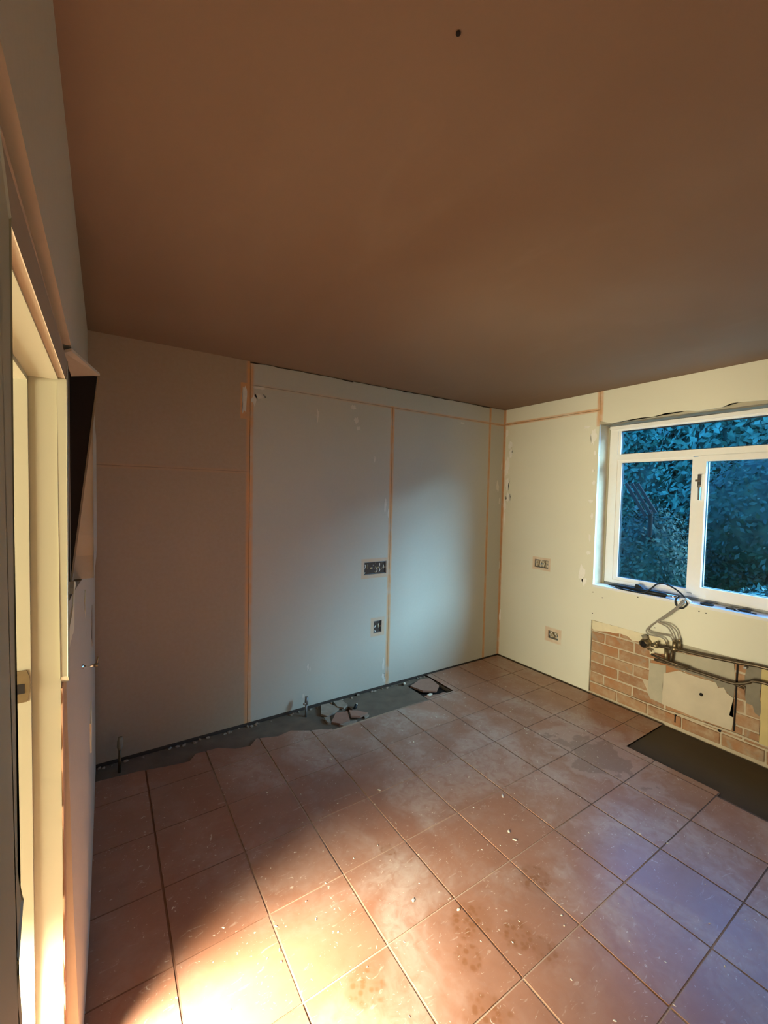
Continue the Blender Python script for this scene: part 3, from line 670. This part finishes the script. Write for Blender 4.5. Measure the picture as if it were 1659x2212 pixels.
# ------------------------------------------------------------------ broken tiles and pipes by the back wall
def frag(name, pts, z0, th, mat, label, tilt=(0, 0), group=None, cat='tile fragment'):
    cx_ = sum(p[0] for p in pts)/len(pts); cy_ = sum(p[1] for p in pts)/len(pts)
    bm = poly_bm('z', pts, z0, z0+th)
    o = mesh(name, bm, mat, None, bevel=.0015, loc=(cx_, cy_, z0)); o.rotation_euler = (tilt[0], tilt[1], 0)
    o['label'] = label; o['category'] = cat
    if group: o['group'] = group
gx = 'broken tile pieces in the chased floor'
frag('tile_fragment', [(-2.055, -.035), (-1.988, -.045), (-1.945, -.135), (-2.021, -.180), (-2.078, -.20), (-2.112, -.157)], -.009, .014, 'rubble', 'grey broken tile piece at the left back of the rubble', (.05, .03), gx)
frag('tile_fragment', [(-1.942, -.023), (-1.872, -.039), (-1.868, -.125), (-1.924, -.165), (-1.960, -.125)], -.008, .014, 'rubble', 'grey broken tile piece nearest the wall in the rubble', (-.04, .05), gx)
frag('tile_fragment', [(-2.090, -.290), (-2.012, -.205), (-1.930, -.232), (-1.962, -.335), (-2.040, -.350)], -.007, .014, 'fragment', 'largest brown tile piece at the front of the rubble', (.05, -.04), gx)
frag('tile_fragment', [(-1.915, -.235), (-1.862, -.262), (-1.800, -.320), (-1.880, -.345), (-1.945, -.318)], .002, .012, 'fragment', 'thin raised tile piece at the right of the rubble', (.02, .10), gx)
frag('tile_fragment', [(-2.06, -.355), (-1.985, -.352), (-1.915, -.358), (-1.94, -.374), (-2.04, -.374)], -.010, .012, 'rubble', 'narrow broken tile strip in front of the rubble', (0, .03), gx)
frag('tile_fragment', [(-2.112, -.207), (-2.07, -.222), (-2.100, -.295), (-2.118, -.285)], -.010, .014, 'rubble', 'small broken tile chip at the left edge of the rubble', (.03, .02), gx)
frag('tile_fragment', [(-1.80, -.34), (-1.83, -.30), (-1.85, -.36)], -.011, .010, 'rubble', 'small triangular tile chip at the right end of the rubble', (.03, .05), gx)
frag('floor_tile_piece', [(-1.245, -.119), (-1.090, -.062), (-.993, -.078), (-1.008, -.225), (-1.095, -.290), (-1.200, -.235)], -.016, .013, 'fragment', 'large pink tile piece lying in the square hole near the corner', (.05, .02))
frag('floor_tile_piece', [(-1.225, -.285), (-1.107, -.325), (-1.030, -.318), (-1.02, -.36), (-1.12, -.372), (-1.235, -.368)], -.034, .012, 'fragment', 'narrow tile piece sunk at the front of the square hole')
frag('plaster_chunk', [(-1.205, -.300), (-1.165, -.288), (-1.150, -.305), (-1.195, -.315)], -.021, .008, 'crumb', 'white plaster chunk in front of the pink tile piece', cat='plaster lump')
pw = thing('cut_pipe', 'cut pipe stub with a white end by the square hole', 'pipe', (-1.27, -.05, -.013))
tube('pipe', [(-1.262, -.03, -.02), (-1.268, -.055, .004), (-1.275, -.070, .010)], .013, 'steel', pw, seg=12)
tube('rim', [(-1.2745, -.0695, .010), (-1.2775, -.074, .0112)], .0115, 'crumb', pw, seg=12)
pw = thing('cut_pipe', 'cut pipe stub with a white end rising from the chased screed', 'pipe', (-1.82, -.18, -.013))
tube('pipe', [(-1.845, -.185, -.025), (-1.818, -.178, .016)], .012, 'black', pw, seg=12)
tube('rim', [(-1.8185, -.178, .015), (-1.8165, -.1775, .019)], .0105, 'crumb', pw, seg=12)
bx_ = thing('pipe_stub', 'capped grey pipe stub standing beside the chased floor', 'pipe', (-2.20, -.09, 0))
tube('pipe', [(-2.208, -.10, -.02), (-2.205, -.095, .10)], .0085, 'steel', bx_, seg=10)
tube('cap', [(-2.205, -.095, .075), (-2.200, -.092, .135)], .0135, 'steel', bx_, seg=10)
tube('knob', [(-2.205, -.095, .085), (-2.228, -.100, .088)], .008, 'steel', bx_, seg=8)
by_ = thing('pipe_stub', 'capped pipe stub in the dark corner by the door wall', 'pipe', (-3.392, -.11, 0))
tube('pipe', [(-3.392, -.115, -.02), (-3.388, -.10, .13)], .008, 'copper', by_, seg=10)
tube('cap', [(-3.388, -.10, .115), (-3.388, -.10, .135), (-3.387, -.099, .17), (-3.386, -.098, .19)], .015, 'cement_dark', by_, seg=10, radii=[.010, .016, .016, .012])
# plaster crumbs scattered over the tiles: nobody could count them
bm = bmesh.new(); r = random.Random(11)
for i in range(260):
    x = r.uniform(-3.3, -.5); y = r.uniform(-2.5, -.45)
    if x > -.60 and y < -1.5: continue
    s = r.uniform(.0012, .0034) if r.random() < .93 else r.uniform(.004, .007)
    a = r.uniform(0, 3.1)
    bmesh.ops.create_icosphere(bm, subdivisions=1, radius=s, matrix=Matrix.Translation((x, y, s*.25)) @ Matrix.Rotation(a, 4, 'Z') @ Matrix.Diagonal((r.uniform(1, 2.6), 1, .45, 1)))
o = mesh('plaster_crumbs', bm, 'crumb', None, kind='stuff'); o['label'] = 'tiny white plaster crumbs scattered over the terracotta tiles'; o['category'] = 'debris'

# ------------------------------------------------------------------ the garden outside the window
box('garden_ground', .31, 16, -14, 8, -.5, -.3, 'lawn', kind='structure')
box('bounce_patio', .31, 2.3, -9, 6, -.31, -.27, 'cement', kind='structure')  # unseen pale paving, added to bounce daylight up on to the ceiling
def foliage(bm, c, rad, n_, size, rnd, squash=1):
    for i in range(n_):
        d = Vector((rnd.gauss(0, 1), rnd.gauss(0, 1), rnd.gauss(0, 1))).normalized()
        q = rnd.uniform(.72, 1.04)
        p = Vector(c)+Vector((d.x*rad[0], d.y*rad[1], d.z*rad[2]))*q
        a = Vector((rnd.gauss(0, 1), rnd.gauss(0, 1), rnd.gauss(0, 1))).normalized()
        b = (d+a*.8).normalized().cross(a).normalized(); s = size*rnd.uniform(.6, 1.4)
        t = b.cross(a).normalized()
        v = [bm.verts.new(p+a*s), bm.verts.new(p+b*s*.45), bm.verts.new(p-a*s), bm.verts.new(p-b*s*.45)]
        bm.faces.new(v)
def shrub(name, label, cat, base, blobs, mat, n_, size, seed, trunk=True):
    rnd = random.Random(seed); t = thing(name, label, cat, base)
    bm = bmesh.new()
    for c, rad in blobs:
        c = (base[0]+c[0], base[1]+c[1], base[2]+c[2])
        foliage(bm, c, rad, n_//len(blobs), size, rnd)
    off = org(t); bmesh.ops.translate(bm, verts=bm.verts, vec=-off)
    me = bpy.data.meshes.new('foliage'); bm.to_mesh(me); bm.free(); link('foliage', me, mat, t, kind='stuff')
    bm = bmesh.new()
    for c, rad in blobs:                     # dark inner mass of twigs
        bmesh.ops.create_icosphere(bm, subdivisions=2, radius=1, matrix=Matrix.Translation((base[0]+c[0], base[1]+c[1], base[2]+c[2])) @ Matrix.Diagonal((rad[0]*.86, rad[1]*.86, rad[2]*.86, 1)))
    mesh('twigs', bm, 'leaf_dark', t)
    if trunk: tube('trunk', [Vector(base), Vector(base)+Vector((.05, .02, blobs[0][0][2]))], .09, 'bark', t)
    return t
shrub('rounded_bush', 'rounded dark bush seen low through the left pane', 'bush', (3.3, .05, -.3), [((0, 0, .95), (.62, .60, .95))], 'leaf_dark', 9000, .035, 21)
shrub('leafy_shrub', 'brighter leafy shrub at the left edge of the left pane', 'shrub', (3.4, 1.33, -.3), [((0, 0, 1.2), (.55, .62, 1.3)), ((.1, .0, 2.3), (.5, .5, .7))], 'leaf_mid', 8000, .04, 22)
shrub('garden_tree', 'dark spreading tree behind the opening sash', 'tree', (5.2, -.75, -.3), [((0, 0, 1.7), (.9, 1.0, 1.2)), ((.2, .3, 1.0), (.8, .9, .7))], 'leaf_dark', 10000, .05, 23)
shrub('low_shrub', 'low pale green shrub in front of the dark tree', 'shrub', (3.5, -1.35, -.3), [((0, 0, .45), (.5, .6, .45))], 'leaf_mid', 5000, .04, 24)
for i, (x, y, hgt, lb, mt) in enumerate(((7.4, 6.4, 4.2, 'tall hedge tree at the left end of the garden trees', 'leaf_mid'), (10.4, 3.4, 5.4, 'tall hedge tree behind the leafy shrub', 'leaf_mid'), (7.5, .15, 4.4, 'tall hedge tree behind the opening sash', 'leaf_mid'), (10.3, -3.4, 2.8, 'lower hedge tree right of the tall ones', 'leaf_dark'), (7.2, -6.3, 2.3, 'lower hedge tree at the far right of the garden', 'leaf_dark'))):
    t = shrub('hedge_tree', lb, 'tree', (x, y, -.3), [((0, 0, hgt*.42), (1.2, .36*hgt, hgt*.45)), ((0, .1, hgt*.72), (1.1, .35*hgt, hgt*.32))], mt, 16000, .10, 30+i)
    t['group'] = 'tall trees closing the garden'
sl = thing('slatted_frame', 'dark slatted frame leaning in the garden behind the left pane', 'garden frame', (2.55, -.34, -.3))
for k in range(3):
    q = k*.075
    bm = bmesh.new(); bx(bm, -.012, .012, -.018, .018, -.27+k*.03, .24)
    bmesh.ops.rotate(bm, verts=bm.verts, cent=(0, 0, 0), matrix=Matrix.Rotation(R(-32), 3, 'X'))
    bmesh.ops.translate(bm, verts=bm.verts, vec=(2.5, -.11-q, 1.68)); mesh('slat', bm, 'dark_hole', sl)
tube('post', [(2.52, -.30, 1.52), (3.1, -.05, .9), (3.25, .0, -.3)], .03, 'dark_hole', sl)
